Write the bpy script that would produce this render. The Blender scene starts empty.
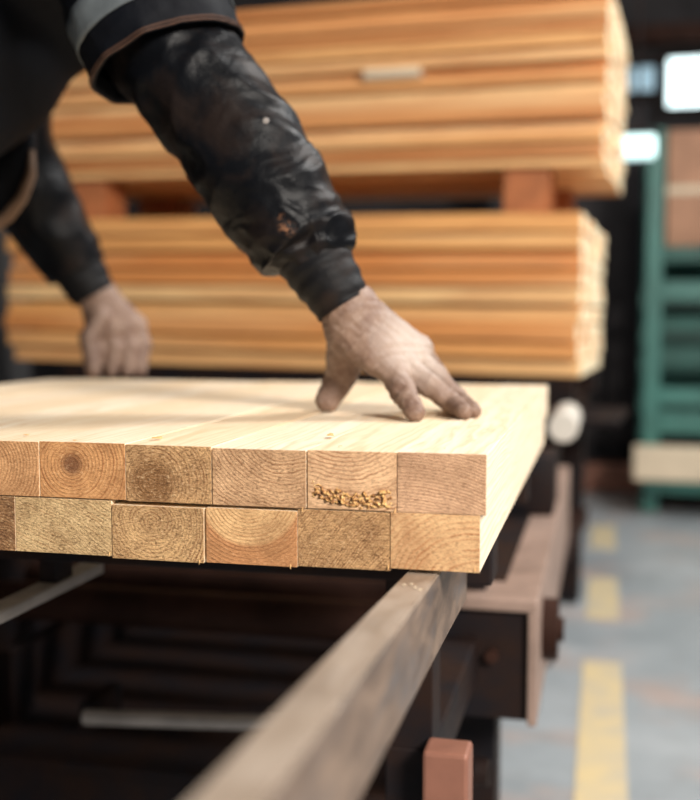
import bpy, bmesh, math, random
import numpy as np
from mathutils import Vector, Matrix, noise
random.seed(7)
D = bpy.data
SC = bpy.context.scene
COL = SC.collection

# ------------------------------------------------------------------ camera
FPX = 1069.0
PITCH = math.atan(80 / FPX)
YAW = math.atan(255 * math.cos(PITCH) / FPX)
CP = Vector((0.086, -0.814, 1.003))
FW = Vector((-math.sin(YAW) * math.cos(PITCH), math.cos(YAW) * math.cos(PITCH), -math.sin(PITCH)))
RT = Vector((math.cos(YAW), math.sin(YAW), 0))
UP = RT.cross(FW)
cam = D.cameras.new('camera')
cam.sensor_fit = 'HORIZONTAL'
cam.sensor_width = 36
cam.lens = FPX * 36 / 700
cam.clip_start = 0.02
cam.dof.use_dof = True
cam.dof.focus_distance = 0.91
cam.dof.aperture_fstop = 3.3
co = D.objects.new('camera', cam)
co.matrix_world = Matrix.Translation(CP) @ Matrix((RT, UP, -FW)).transposed().to_4x4()
COL.objects.link(co)
SC.camera = co

# ------------------------------------------------------------------ light
w = D.worlds.new('daylight')
SC.world = w
w.use_nodes = True
w.node_tree.nodes['Background'].inputs[0].default_value = (0.80, 0.88, 1.0, 1)
w.node_tree.nodes['Background'].inputs[1].default_value = 0.12


def area(name, loc, target, sx, sy, power, color):
    l = D.lights.new(name, 'AREA')
    l.shape = 'RECTANGLE'
    l.size, l.size_y, l.energy, l.color = sx, sy, power, color
    o = D.objects.new(name, l)
    o.location = loc
    o.rotation_euler = (Vector(target) - Vector(loc)).to_track_quat('-Z', 'Y').to_euler()
    COL.objects.link(o)
    return o


area('skylight_key', (2.2, 2.05, 4.1), (-0.2, 0.3, 0.9), 1.0, 1.0, 145, (1.0, 0.97, 0.93))
area('floor_fill', (2.9, 4.9, 4.7), (1.6, 3.4, 0.0), 1.6, 1.6, 70, (0.92, 0.97, 1.0))  # added lamp that only brightens the floor and the green rack
area('front_fill', (2.4, -2.6, 3.0), (-0.5, 1.3, 1.1), 1.2, 1.0, 290, (1.0, 0.93, 0.85))  # added fill lamp, brightens the timber ends and plank stacks from the front
SC.view_settings.view_transform = 'Standard'
SC.view_settings.look = 'None'
SC.view_settings.gamma = 1
SC.view_settings.use_curve_mapping = False
SC.view_settings.exposure = 0.30


# ------------------------------------------------------------------ helpers
def at(x, y, d):
    """point seen at photo position x, y lying d metres deep"""
    return CP + (FW + RT * ((x - 350) / FPX) + UP * ((400 - y) / FPX)) * d


def atz(x, y, z):
    r = FW + RT * ((x - 350) / FPX) + UP * ((400 - y) / FPX)
    return CP + r * ((z - CP.z) / r.z)


def aty(x, y, Y):
    r = FW + RT * ((x - 350) / FPX) + UP * ((400 - y) / FPX)
    return CP + r * ((Y - CP.y) / r.y)


def tag(o, label=None, cat=None, group=None, kind=None):
    if label: o['label'] = label
    if cat: o['category'] = cat
    if group: o['group'] = group
    if kind: o['kind'] = kind
    return o


def empty(name, loc, rz=0.0):
    o = D.objects.new(name, None)
    o.empty_display_size = 0.05
    o.location = loc
    o.rotation_euler = (0, 0, rz)
    COL.objects.link(o)
    return o


def inv(parent):
    return Matrix.LocRotScale(parent.location, parent.rotation_euler, None).inverted()


class MB:
    """collects shapes in one bmesh"""
    def __init__(s):
        s.b = bmesh.new()

    def box(s, a, b, bev=0.0, seg=2, mat=0):
        a, b = Vector(a), Vector(b)
        r = bmesh.ops.create_cube(s.b, size=1)
        for v in r['verts']:
            v.co = Vector(((a[i] + b[i]) / 2 + v.co[i] * (b[i] - a[i]) for i in range(3)))
        fs = set(f for v in r['verts'] for f in v.link_faces)
        for f in fs: f.material_index = mat
        if bev:
            es = list(set(e for v in r['verts'] for e in v.link_edges))
            bmesh.ops.bevel(s.b, geom=es, offset=bev, segments=seg, affect='EDGES', profile=0.5, clamp_overlap=True)
        return s

    def cyl(s, a, b, r, r2=None, n=28, mat=0, caps=True):
        a, b = Vector(a), Vector(b)
        d = b - a
        q = d.to_track_quat('Z', 'Y').to_matrix().to_4x4()
        q.translation = (a + b) / 2
        k = bmesh.ops.create_cone(s.b, cap_ends=caps, segments=n, radius1=r, radius2=r if r2 is None else r2,
                                  depth=d.length, matrix=q)
        for f in set(f for v in k['verts'] for f in v.link_faces): f.material_index = mat
        return s

    def ball(s, c, r, sc=(1, 1, 1)):
        k = bmesh.ops.create_uvsphere(s.b, u_segments=20, v_segments=12, radius=r)
        for v in k['verts']: v.co = Vector((v.co[i] * sc[i] for i in range(3))) + Vector(c)
        return s

    def tube(s, pts, r, n=8):
        rings = []
        for i, p in enumerate(pts):
            p = Vector(p)
            t = (Vector(pts[min(i + 1, len(pts) - 1)]) - Vector(pts[max(i - 1, 0)])).normalized()
            u = t.orthogonal().normalized() if i == 0 else (u - t * u.dot(t)).normalized()
            v = t.cross(u)
            rr = r[i] if isinstance(r, (list, tuple)) else r
            rings.append([s.b.verts.new(p + (u * math.cos(2 * math.pi * k / n) + v * math.sin(2 * math.pi * k / n)) * rr) for k in range(n)])
        for a, b in zip(rings, rings[1:]):
            for k in range(n): s.b.faces.new((a[k], a[(k + 1) % n], b[(k + 1) % n], b[k]))
        s.b.faces.new(rings[0][::-1]); s.b.faces.new(rings[-1])
        return s

    def build(s, name, mats, parent=None, smooth=False, world=False):
        """link as ONE mesh; world=True means shapes were given in world space"""
        if parent is not None and world:
            bmesh.ops.transform(s.b, matrix=inv(parent), verts=s.b.verts)
        bmesh.ops.recalc_face_normals(s.b, faces=s.b.faces)
        me = D.meshes.new(name)
        s.b.to_mesh(me); s.b.free()
        for m in (mats if isinstance(mats, (list, tuple)) else [mats]): me.materials.append(m)
        if smooth:
            for p in me.polygons: p.use_smooth = True
            if smooth == 'auto':
                me.set_sharp_from_angle(angle=math.radians(35))
        o = D.objects.new(name, me)
        COL.objects.link(o)
        if parent is not None: o.parent = parent
        return o


# ------------------------------------------------------------------ materials
def nm(name):
    m = D.materials.new(name)
    m.use_nodes = True
    nt = m.node_tree
    return m, nt, nt.nodes['Principled BSDF']


class N:
    """short node builder"""
    def __init__(s, nt): s.nt = nt

    def new(s, t, **k):
        n = s.nt.nodes.new(t)
        for a, v in k.items(): setattr(n, a, v)
        return n

    def put(s, sock, v):
        if v is None: return
        if isinstance(v, bpy.types.NodeSocket): s.nt.links.new(v, sock)
        else: sock.default_value = v

    def m(s, op, a, b=None, c=None, clamp=False):
        n = s.new('ShaderNodeMath', operation=op, use_clamp=clamp)
        for i, v in enumerate((a, b, c)): s.put(n.inputs[i], v)
        return n.outputs[0]

    def coord(s, kind='Object', scale=(1, 1, 1), loc=(0, 0, 0), rot=(0, 0, 0)):
        c = s.new('ShaderNodeTexCoord')
        p = s.new('ShaderNodeMapping')
        s.nt.links.new(c.outputs[kind], p.inputs[0])
        p.inputs['Scale'].default_value = scale
        p.inputs['Location'].default_value = loc
        p.inputs['Rotation'].default_value = rot
        return p.outputs[0]

    def noise(s, vec, scale, detail=3, rough=0.5, dist=0.0):
        n = s.new('ShaderNodeTexNoise')
        s.put(n.inputs['Vector'], vec)
        n.inputs['Scale'].default_value = scale
        n.inputs['Detail'].default_value = detail
        n.inputs['Roughness'].default_value = rough
        n.inputs['Distortion'].default_value = dist
        return n.outputs['Fac']

    def ramp(s, fac, stops):
        n = s.new('ShaderNodeValToRGB')
        e = n.color_ramp.elements
        while len(e) < len(stops): e.new(0.5)
        for i, (p, c) in enumerate(stops):
            e[i].position = p
            e[i].color = (c, c, c, 1) if isinstance(c, (int, float)) else (*c, 1)
        s.put(n.inputs[0], fac)
        return n.outputs[0]

    def mix(s, fac, a, b, mode='MIX'):
        n = s.new('ShaderNodeMix', data_type='RGBA', blend_type=mode)
        s.put(n.inputs[0], fac)
        s.put(n.inputs[6], (*a, 1) if isinstance(a, tuple) else a)
        s.put(n.inputs[7], (*b, 1) if isinstance(b, tuple) else b)
        return n.outputs[2]

    def bump(s, h, strength, dist, prev=None):
        n = s.new('ShaderNodeBump')
        n.inputs['Strength'].default_value = strength
        n.inputs['Distance'].default_value = dist
        s.put(n.inputs['Height'], h)
        if prev: s.nt.links.new(prev, n.inputs['Normal'])
        return n.outputs[0]

    def sep(s, vec):
        n = s.new('ShaderNodeSeparateXYZ')
        s.put(n.inputs[0], vec)
        return n.outputs


def flat(name, c, rough=0.6, metal=0.0, var=0.25, scale=12, bump=0.15, c2=None):
    m, nt, b = nm(name)
    if max(c) < .06: b.inputs['Specular IOR Level'].default_value = 0.12
    n = N(nt)
    v = n.coord()
    f = n.noise(v, scale, 5, 0.6)
    dark = c2 if c2 else tuple(x * (1 - var) for x in c)
    nt.links.new(n.mix(n.ramp(f, [(0.35, 0.0), (0.65, 1.0)]), dark, c), b.inputs['Base Color'])
    b.inputs['Metallic'].default_value = metal
    g = n.noise(v, scale * 6, 3)
    n.put(b.inputs['Roughness'], n.m('MULTIPLY_ADD', g, 0.25, rough - 0.12))
    nt.links.new(n.bump(g, bump, 0.002), b.inputs['Normal'])
    return m


def rings(n, v, px, pz, spacing, warp, seed):
    """growth rings round a pith line that runs along Y"""
    o = n.sep(v)
    dx = n.m('SUBTRACT', o[0], px)
    dz = n.m('SUBTRACT', o[2], pz)
    r = n.m('SQRT', n.m('ADD', n.m('MULTIPLY', dx, dx), n.m('MULTIPLY', dz, dz)))
    mp = n.new('ShaderNodeMapping')
    n.put(mp.inputs[0], v)
    mp.inputs['Scale'].default_value = (1, 0.12, 1)
    mp.inputs['Location'].default_value = (seed, seed * 2.1, 0)
    wn = n.noise(mp.outputs[0], 28, 3, 0.55)
    wn2 = n.noise(mp.outputs[0], 150, 2, 0.5)
    r2 = n.m('ADD', r, n.m('MULTIPLY', n.m('SUBTRACT', wn, 0.5), warp))
    r2 = n.m('ADD', r2, n.m('MULTIPLY', n.m('SUBTRACT', wn2, 0.5), warp * 0.12))
    t = n.m('FRACT', n.m('DIVIDE', r2, spacing))
    return r2, t


def end_grain(name, pith, spacing, light, dark, warp=0.006, rough=0.3, speck=0.0, core=0.0, corec=(0.2, 0.09, 0.05), seed=0.0,
              second=None, saw=0.25, line=0.0):
    m, nt, b = nm(name)
    n = N(nt)
    v = n.coord()
    r, t = rings(n, v, pith[0], pith[1], spacing, warp, seed)
    late = n.ramp(t, [(0.0, 0.95), (0.14, 0.0), (0.55, 0.10), (0.88, 1.0), (1.0, 0.95)])
    # years differ: wide dark bands and faint ones
    cb = n.new('ShaderNodeCombineXYZ')
    n.put(cb.inputs[0], n.m('DIVIDE', r, spacing * 1.6)); cb.inputs[1].default_value = seed
    yr = n.ramp(n.noise(cb.outputs[0], 1.0, 2, 0.6), [(0.38, 0.1), (0.60, 1.0)])
    patch = n.ramp(n.noise(n.coord(loc=(seed, 0, seed)), 55, 3, 0.6), [(0.35, 0.25), (0.62, 1.0)])
    late2 = n.m('MULTIPLY', n.m('MULTIPLY', late, yr), patch)
    base = n.mix(late2, light, dark)
    if second:      # a reddish heart or sapwood area of the board
        lo, hi, colr = second
        base = n.mix(n.m('MULTIPLY', n.ramp(n.m('DIVIDE', r, 0.1), [(lo, 0.0), (hi, 1.0)]), 0.75), base, n.mix(late2, colr, tuple(x * .5 for x in colr)))
    if core:
        base = n.mix(n.ramp(n.m('DIVIDE', r, core), [(0.5, 0.85), (1.0, 0.0)]), base, corec)
    big = n.noise(n.coord(loc=(seed * 3, 0, 0)), 30, 4, 0.6)
    base = n.mix(n.ramp(big, [(0.35, 0.55), (0.62, 0.0)]), base, tuple(x * 0.62 for x in dark))
    # torn fibres left by the saw: small bright flecks and pits
    mp = n.new('ShaderNodeMapping'); n.put(mp.inputs[0], v)
    mp.inputs['Scale'].default_value = (1, 1, 1.9)
    mp.inputs['Rotation'].default_value = (0, 0.45, 0)
    f1 = n.noise(mp.outputs[0], 330, 5, 0.72, 0.6)
    pits = n.ramp(f1, [(0.38, 1.0), (0.50, 0.0)])
    fl = n.ramp(f1, [(0.55, 0.0), (0.66, 1.0)])
    base = n.mix(n.m('MULTIPLY', pits, 0.42 + 0.6 * speck), base, tuple(x * 0.22 for x in dark))
    base = n.mix(n.m('MULTIPLY', fl, 0.22 + 0.6 * speck), base, (0.93, 0.66, 0.38))
    sw = n.noise(n.coord(scale=(1, 1, 11), rot=(0, 0.5, 0), loc=(seed, 0, 0)), 70, 3, 0.65)
    base = n.mix(n.m('MULTIPLY', n.ramp(sw, [(0.42, 0.0), (0.68, 1.0)]), saw), base, tuple(x * 0.8 for x in dark))
    nt.links.new(base, b.inputs['Base Color'])
    b.inputs['Roughness'].default_value = 0.75
    b.inputs['Specular IOR Level'].default_value = 0.25
    h = n.bump(late, 0.4, 0.0006)
    h = n.bump(f1, min(1, 0.6 + 0.5 * speck), 0.0016 + 0.003 * speck, h)
    nt.links.new(h, b.inputs['Normal'])
    return m


def side_grain(name, pith, spacing, light, dark, seed):
    m, nt, b = nm(name)
    n = N(nt)
    v = n.coord()
    r, t = rings(n, v, pith[0], pith[1], spacing, 0.02, seed)
    late = n.ramp(t, [(0.0, 0.7), (0.2, 0.0), (0.6, 0.25), (0.92, 1.0), (1.0, 0.7)])
    st = n.noise(n.coord(scale=(1, 0.035, 1), loc=(seed, 0, 0)), 210, 4, 0.6)
    base = n.mix(n.m('MULTIPLY', late, 0.6), light, dark)
    base = n.mix(n.m('MULTIPLY', n.ramp(st, [(0.45, 0.0), (0.7, 1.0)]), 0.45), base, dark)
    tone = n.noise(n.coord(scale=(1, 0.15, 1), loc=(seed, seed, 0)), 14, 2)
    base = n.mix(n.m('MULTIPLY', tone, 0.22), base, (0.88, 0.66, 0.42))
    nt.links.new(base, b.inputs['Base Color'])
    b.inputs['Roughness'].default_value = 0.48
    nt.links.new(n.bump(n.m('ADD', st, n.m('MULTIPLY', late, 0.3)), 0.35, 0.0006), b.inputs['Normal'])
    return m


def plank_mat(name, c1, c2, c3):
    m, nt, b = nm(name)
    n = N(nt)
    oi = n.new('ShaderNodeObjectInfo')
    tint = n.ramp(oi.outputs['Random'], [(0.0, c1), (0.5, c2), (1.0, c3)])
    ad = n.new('ShaderNodeVectorMath', operation='ADD')
    nt.links.new(n.coord(scale=(0.06, 1, 1)), ad.inputs[0])
    cmb = n.new('ShaderNodeCombineXYZ')
    for i in range(3): nt.links.new(n.m('MULTIPLY', oi.outputs['Random'], 31.0 + i * 17), cmb.inputs[i])
    nt.links.new(cmb.outputs[0], ad.inputs[1])
    g = n.noise(ad.outputs[0], 55, 4, 0.6, 0.4)
    base = n.mix(n.ramp(g, [(0.4, 0.0), (0.68, 0.6)]), tint, (0.48, 0.17, 0.05))
    g2 = n.noise(ad.outputs[0], 12, 2)
    base = n.mix(n.ramp(g2, [(0.5, 0.0), (0.75, 0.55)]), base, (0.93, 0.66, 0.34))
    nt.links.new(base, b.inputs['Base Color'])
    b.inputs['Roughness'].default_value = 0.55
    nt.links.new(n.bump(g, 0.3, 0.001), b.inputs['Normal'])
    return m


M_concrete, nt, b = nm('epoxy_floor')
n = N(nt)
v = n.coord()
f = n.noise(v, 1.6, 5, 0.6, 0.3)
g = n.noise(v, 9, 5, 0.65)
c = n.mix(n.ramp(f, [(0.35, 0.0), (0.65, 1.0)]), (0.25, 0.28, 0.30), (0.40, 0.43, 0.45))
c = n.mix(n.ramp(n.noise(v, 2.7, 3, 0.5), [(0.52, 0.0), (0.68, 0.6)]), c, (0.50, 0.34, 0.27))
c = n.mix(n.ramp(g, [(0.5, 0.0), (0.8, 0.4)]), c, (0.16, 0.15, 0.15))
nt.links.new(c, b.inputs['Base Color'])
n.put(b.inputs['Roughness'], n.m('MULTIPLY_ADD', g, 0.25, 0.28))
nt.links.new(n.bump(g, 0.15, 0.003), b.inputs['Normal'])

M_yellow = flat('worn_yellow_paint', (0.66, 0.52, 0.28), 0.6, c2=(0.50, 0.44, 0.33), scale=9)
M_wall = flat('dark_wall', (0.050, 0.046, 0.048), 0.8, var=0.4, scale=3)
M_ceil = flat('ceiling_grey', (0.16, 0.16, 0.165), 0.8, scale=2)
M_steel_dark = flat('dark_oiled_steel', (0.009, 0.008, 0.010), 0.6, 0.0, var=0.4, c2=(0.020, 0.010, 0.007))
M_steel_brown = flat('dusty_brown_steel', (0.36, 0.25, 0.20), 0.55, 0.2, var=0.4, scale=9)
M_steel_grey = flat('bare_grey_steel', (0.42, 0.38, 0.35), 0.45, 0.5, var=0.3)
M_rust = flat('rusty_roller', (0.045, 0.020, 0.014), 0.6, 0.3, var=0.5, scale=8)
M_copper = flat('copper_red_steel', (0.27, 0.115, 0.075), 0.5, 0.2, var=0.3)
M_white = flat('white_plastic', (0.66, 0.62, 0.55), 0.5, var=0.06)
M_green = flat('green_enamel', (0.008, 0.09, 0.072), 0.5, var=0.3, scale=4)
M_green_lt = flat('pale_green_enamel', (0.045, 0.19, 0.16), 0.45, var=0.25, scale=4)
M_card = flat('brown_board', (0.50, 0.27, 0.17), 0.8, var=0.25, scale=6)
M_pale = flat('pale_plank', (0.72, 0.60, 0.44), 0.7, var=0.15, scale=6)
M_cream = flat('cream_end_paint', (0.93, 0.78, 0.52), 0.7, var=0.12, scale=20)
M_block = flat('red_brown_wood', (0.50, 0.17, 0.06), 0.7, var=0.35, scale=15)
M_plankA = plank_mat('orange_plank', (0.72, 0.29, 0.085), (0.84, 0.42, 0.14), (0.93, 0.60, 0.28))
M_plankB = plank_mat('warm_plank', (0.60, 0.24, 0.08), (0.86, 0.48, 0.19), (0.95, 0.68, 0.37))
M_chip = flat('wood_chip', (0.80, 0.48, 0.20), 0.7, var=0.3, scale=300)
M_golden = None

# worn steel of the rail: top coloured paler as if lit, stained sides darker as if shaded
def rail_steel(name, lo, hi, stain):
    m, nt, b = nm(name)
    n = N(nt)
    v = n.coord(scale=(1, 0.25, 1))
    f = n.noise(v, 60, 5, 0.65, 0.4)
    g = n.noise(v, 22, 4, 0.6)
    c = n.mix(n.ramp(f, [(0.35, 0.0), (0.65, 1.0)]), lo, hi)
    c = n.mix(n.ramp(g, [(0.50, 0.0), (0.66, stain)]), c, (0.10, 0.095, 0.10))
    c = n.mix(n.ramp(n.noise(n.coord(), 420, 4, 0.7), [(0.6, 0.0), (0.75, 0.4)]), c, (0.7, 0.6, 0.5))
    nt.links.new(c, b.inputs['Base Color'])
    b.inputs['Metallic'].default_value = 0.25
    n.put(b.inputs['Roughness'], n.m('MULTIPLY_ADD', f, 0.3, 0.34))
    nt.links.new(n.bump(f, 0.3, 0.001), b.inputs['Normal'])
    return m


M_rail_side = rail_steel('shaded_stained_rail_side', (0.10, 0.062, 0.042), (0.23, 0.16, 0.115), 0.75)
M_rail_top = rail_steel('lit_rail_top', (0.30, 0.235, 0.18), (0.42, 0.345, 0.28), 0.15)


def cloth(name, base, worn, rough=0.5, amount=0.5, seed=0.0, spec=0.12, spot=None):
    m, nt, b = nm(name)
    n = N(nt)
    v = n.coord(loc=(seed, 0, 0))
    f = n.noise(v, 17, 5, 0.6, 0.6)
    g = n.noise(v, 60, 4, 0.6)
    c = n.mix(n.m('MULTIPLY', n.ramp(f, [(0.48, 0.0), (0.68, 1.0)]), amount), base, worn)
    if spot:
        dv = n.new('ShaderNodeVectorMath', operation='DISTANCE')
        nt.links.new(n.coord(), dv.inputs[0]); dv.inputs[1].default_value = spot
        near = n.ramp(n.m('ADD', dv.outputs['Value'], n.m('MULTIPLY', g, 0.03)), [(0.016, 1.0), (0.027, 0.0)])
        c = n.mix(n.m('MULTIPLY', near, n.ramp(n.noise(v, 190, 3, 0.6), [(0.45, 0.0), (0.58, 1.0)])), c, (0.26, 0.12, 0.06))
    nt.links.new(c, b.inputs['Base Color'])
    n.put(b.inputs['Roughness'], n.m('MULTIPLY_ADD', f, 0.25, rough - 0.12))
    b.inputs['Specular IOR Level'].default_value = spec
    h = n.bump(n.noise(v, 900, 2, 0.6), 0.25, 0.0006)
    h = n.bump(g, 0.4, 0.004, h)
    nt.links.new(h, b.inputs['Normal'])
    return m


M_sleeve = cloth('black_waxed_cloth', (0.0032, 0.0036, 0.0048), (0.017, 0.011, 0.009), 0.42, 0.8, spot=tuple(at(287, 226, 1.105) - Vector((-1.2, .42, 0))))
M_jacket = cloth('black_jacket_cloth', (0.0025, 0.0032, 0.0055), (0.005, 0.005, 0.006), 0.7, 0.5, 3.0, 0.12)
M_cuff = cloth('black_cuff_cloth', (0.005, 0.005, 0.006), (0.020, 0.012, 0.009), 0.6, 0.7, 5.0, 0.18)
M_trim = flat('brown_stitching', (0.075, 0.033, 0.018), 0.7, var=0.4, scale=200)
M_reflect = flat('grey_reflective_tape', (0.14, 0.16, 0.17), 0.35, 0.1, var=0.3, scale=30)
M_lining = flat('tan_lining', (0.17, 0.10, 0.06), 0.8)
M_trouser = flat('charcoal_trousers', (0.030, 0.032, 0.038), 0.8)
M_boot = flat('black_boot', (0.015, 0.013, 0.012), 0.5)
M_cap = flat('dark_cap', (0.02, 0.022, 0.03), 0.8)

M_skin, nt, b = nm('skin')
n = N(nt)
v = n.coord()
c = n.mix(n.noise(v, 60, 4, 0.6), (0.42, 0.21, 0.13), (0.55, 0.30, 0.19))
nt.links.new(c, b.inputs['Base Color'])
b.inputs['Roughness'].default_value = 0.55
b.inputs['Subsurface Weight'].default_value = 0.05

M_hand, nt, b = nm('dusty_hand')
n = N(nt)
v = n.coord()
f = n.noise(v, 45, 5, 0.6, 0.8)
g = n.noise(v, 160, 4, 0.65, 0.5)
c = n.mix(n.ramp(f, [(0.38, 0.0), (0.62, 1.0)]), (0.15, 0.085, 0.06), (0.23, 0.15, 0.11))
c = n.mix(n.ramp(g, [(0.52, 0.0), (0.75, 0.4)]), c, (0.40, 0.32, 0.27))
nt.links.new(c, b.inputs['Base Color'])
dv = n.new('ShaderNodeVectorMath', operation='DISTANCE')      # pale patch over the knuckles: dust plus a painted-in highlight
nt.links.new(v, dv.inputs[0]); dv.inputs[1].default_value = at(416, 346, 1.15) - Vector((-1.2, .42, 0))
dust_highlight = n.ramp(n.m('ADD', dv.outputs['Value'], n.m('MULTIPLY', f, 0.05)), [(0.045, 0.6), (0.085, 0.0)])
c = n.mix(dust_highlight, c, (0.50, 0.42, 0.36))
nt.links.new(c, b.inputs['Base Color'])
b.inputs['Roughness'].default_value = 0.62
h = n.bump(f, 0.3, 0.003)
h = n.bump(g, 0.4, 0.0012, h)
nt.links.new(h, b.inputs['Normal'])


def glow(name, c, s):
    m, nt, b = nm(name)
    b.inputs['Base Color'].default_value = (*c, 1)
    b.inputs['Emission Color'].default_value = (*c, 1)
    b.inputs['Emission Strength'].default_value = s
    return m


# ------------------------------------------------------------------ the hall
X0, X1, Y0, Y1, ZC = -5.0, 4.2, -4.5, 7.0, 5.0


def struct(name, a, b, mat):
    return tag(MB().box(a, b).build(name, mat), kind='structure')


struct('floor', (X0, Y0, -0.1), (X1, Y1, 0), M_concrete)
struct('ceiling', (X0, Y0, ZC), (X1, Y1, ZC + 0.1), M_ceil)
struct('wall_left', (X0 - 0.1, Y0, 0), (X0, Y1, ZC), M_wall)
struct('wall_right', (X1, Y0, 0), (X1 + 0.1, Y1, ZC), M_wall)
struct('wall_back', (X0, Y1, 0), (X1, Y1 + 0.1, ZC), M_wall)


def hall_window(i, x0, x1, z0, z1, mat):
    t = empty('window_%d' % i, ((x0 + x1) / 2, Y1, z0))
    tag(t, kind='structure')
    MB().box((x0, Y1 - 0.03, z0), (x1, Y1 - 0.015, z1), 0.004).build('pane', mat, t, world=True)
    fr = MB()
    for a, b in (((x0 - .05, z0 - .05), (x1 + .05, z0)), ((x0 - .05, z1), (x1 + .05, z1 + .05)),
                 ((x0 - .05, z0), (x0, z1)), ((x1, z0), (x1 + .05, z1))):
        fr.box((a[0], Y1 - 0.05, a[1]), (b[0], Y1, b[1]))
    fr.build('frame', M_steel_dark, t, world=True)


G_white = glow('bright_window_glass', (0.75, 0.93, 0.95), 2.2)
G_blue = glow('dim_window_glass', (0.33, 0.50, 0.60), 0.55)
G_mid = glow('cool_window_glass', (0.60, 0.86, 0.86), 1.25)


def wspan(px0, py0, px1, py1):
    a, b = aty(px0, py1, Y1), aty(px1, py0, Y1)
    return a.x, b.x, a.z, b.z


hall_window(1, *wspan(667, 56, 745, 108), G_white)
hall_window(2, *wspan(628, 67, 655, 93), G_blue)
q = at(637, 147, 4.1)
lp = empty('hanging_lamp', (q.x, q.y, q.z))
tag(lp, 'small pale cool hall lamp glowing between the upper plank stack and the green rack', 'lamp')
MB().box((-.07, -.03, -.045), (.07, .03, .045), .015).build('diffuser', G_mid, lp)
MB().box((-.08, -.035, .0455), (.08, .035, .06), .004).build('housing', M_steel_dark, lp)
MB().cyl((0, 0, .058), (0, 0, ZC - q.z - .002), .006).build('rod', M_steel_dark, lp)
# steel beam running along the wall over the windows
struct('trim_1', (-1, Y1 - 0.15, aty(650, 48, Y1).z), (X1, Y1, aty(650, 30, Y1).z), M_rust)

# yellow dashed lane line on the floor, flat paint
for k, (ya, yb) in enumerate(((0.9, 2.35), (2.82, 3.4), (3.95, 4.5))):
    o = MB().box((0.04 + 0.0 * k, ya, 0.0002), (0.15, yb, 0.0022)).build('lane_marking', M_yellow)
    tag(o, ['long worn yellow floor dash nearest the camera, cut by the bottom frame edge',
            'short worn yellow floor dash in the middle distance, beyond the long near dash',
            'faint yellow floor dash farthest away, beside the foot of the green rack'][k], 'floor marking',
        'yellow lane dashes on the floor')


# ------------------------------------------------------------------ the slab of sawn timbers
LEN = 0.905
T_edges = [0, -.0700, -.1437, -.2240, -.2999, -.3788, -.4641, -.543, -.622, -.702, -.781, -.862]
B_edges = [(-.0048, -.0750), (-.0754, -.1510), (-.1514, -.2290), (-.2312, -.3126), (-.3136, -.4027), (-.4033, -.4953),
           (-.496, -.575), (-.576, -.655), (-.656, -.735), (-.736, -.80), (-.801, -.862)]
T_z = [(.8531, .9003), (.8530, .8998), (.8526, .8992), (.8526, .9000), (.8532, .9006), (.8532, .9000)]
B_z = [(.8080, .8527), (.8055, .8518), (.8045, .8500), (.8037, .8490), (.8050, .8520), (.8050, .8520)]

LT, DK = (0.72, 0.43, 0.20), (0.36, 0.16, 0.06)
top_end = [  # pith (local x, z), spacing, light, dark, options
    ((-0.03, -0.17), .0024, (0.74, 0.46, 0.28), (0.34, 0.165, 0.08), dict(warp=.006, saw=.25)),
    ((-0.006, 0.080), .0034, (0.84, 0.54, 0.31), (0.36, 0.165, 0.075), dict(warp=.012)),
    ((0.024, 0.055), .0031, (0.76, 0.47, 0.26), (0.32, 0.15, 0.065), dict(warp=.011, speck=.2)),
    ((-0.014, -0.006), .0030, (0.78, 0.47, 0.22), (0.28, 0.12, 0.045), dict(warp=.010, speck=.45, rough=.8, core=.026, corec=(.25, .115, .04))),
    ((-0.009, 0.005), .0032, (0.66, 0.34, 0.14), (0.34, 0.13, 0.045), dict(warp=.005, core=.0115, corec=(.13, .055, .03))),
    ((-0.010, 0.003), .0030, (0.68, 0.37, 0.17), (0.36, 0.15, 0.055), dict(warp=.004, core=.009, corec=(.50, .42, .36))),
]
bot_end = [
    ((0.032, -0.048), .0048, (0.76, 0.49, 0.25), (0.48, 0.20, 0.08), dict(warp=.010)),
    ((0.15, -0.12), .0022, (0.72, 0.43, 0.20), (0.30, 0.13, 0.05), dict(warp=.005, speck=.4, rough=.8, saw=.4)),
    ((-0.002, 0.036), .0030, (0.76, 0.48, 0.23), (0.46, 0.22, 0.09), dict(warp=.005, second=(.41, .45, (.50, .19, .07)))),
    ((-0.006, 0.010), .0030, (0.78, 0.49, 0.23), (0.30, 0.13, 0.05), dict(warp=.014, speck=.45, rough=.9)),
    ((-0.10, -0.20), .0028, (0.78, 0.55, 0.28), (0.50, 0.28, 0.12), dict(warp=.008, speck=.45, rough=.6)),
    ((0.03, -0.03), .0026, (0.40, 0.21, 0.09), (0.17, 0.07, 0.03), dict(warp=.005, speck=.4)),
]
TOPL = [(0.93, 0.83, 0.66), (0.90, 0.77, 0.57), (0.94, 0.84, 0.67), (0.88, 0.74, 0.54)]
ordn = ['', 'second', 'third', 'fourth', 'fifth', 'sixth', 'seventh', 'eighth', 'ninth', 'tenth', 'eleventh', 'twelfth',
        'thirteenth', 'fourteenth', 'fifteenth', 'sixteenth', 'seventeenth']
top_lab = [
    'right-hand timber of the top layer, plain light brown end with faint level growth rings',
    'top-layer timber with golden torn bark pocket along the bottom of its sawn end',
    'top-layer timber with smooth curved rings opening upward, just left of the torn one',
    'top-layer timber with rough dark speckled heart at the left of its end',
    'top-layer timber with a neat round dark heart ringed like a target',
    'top-layer timber cut by the left frame edge, pale grey spot in its ring centre',
]
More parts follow.
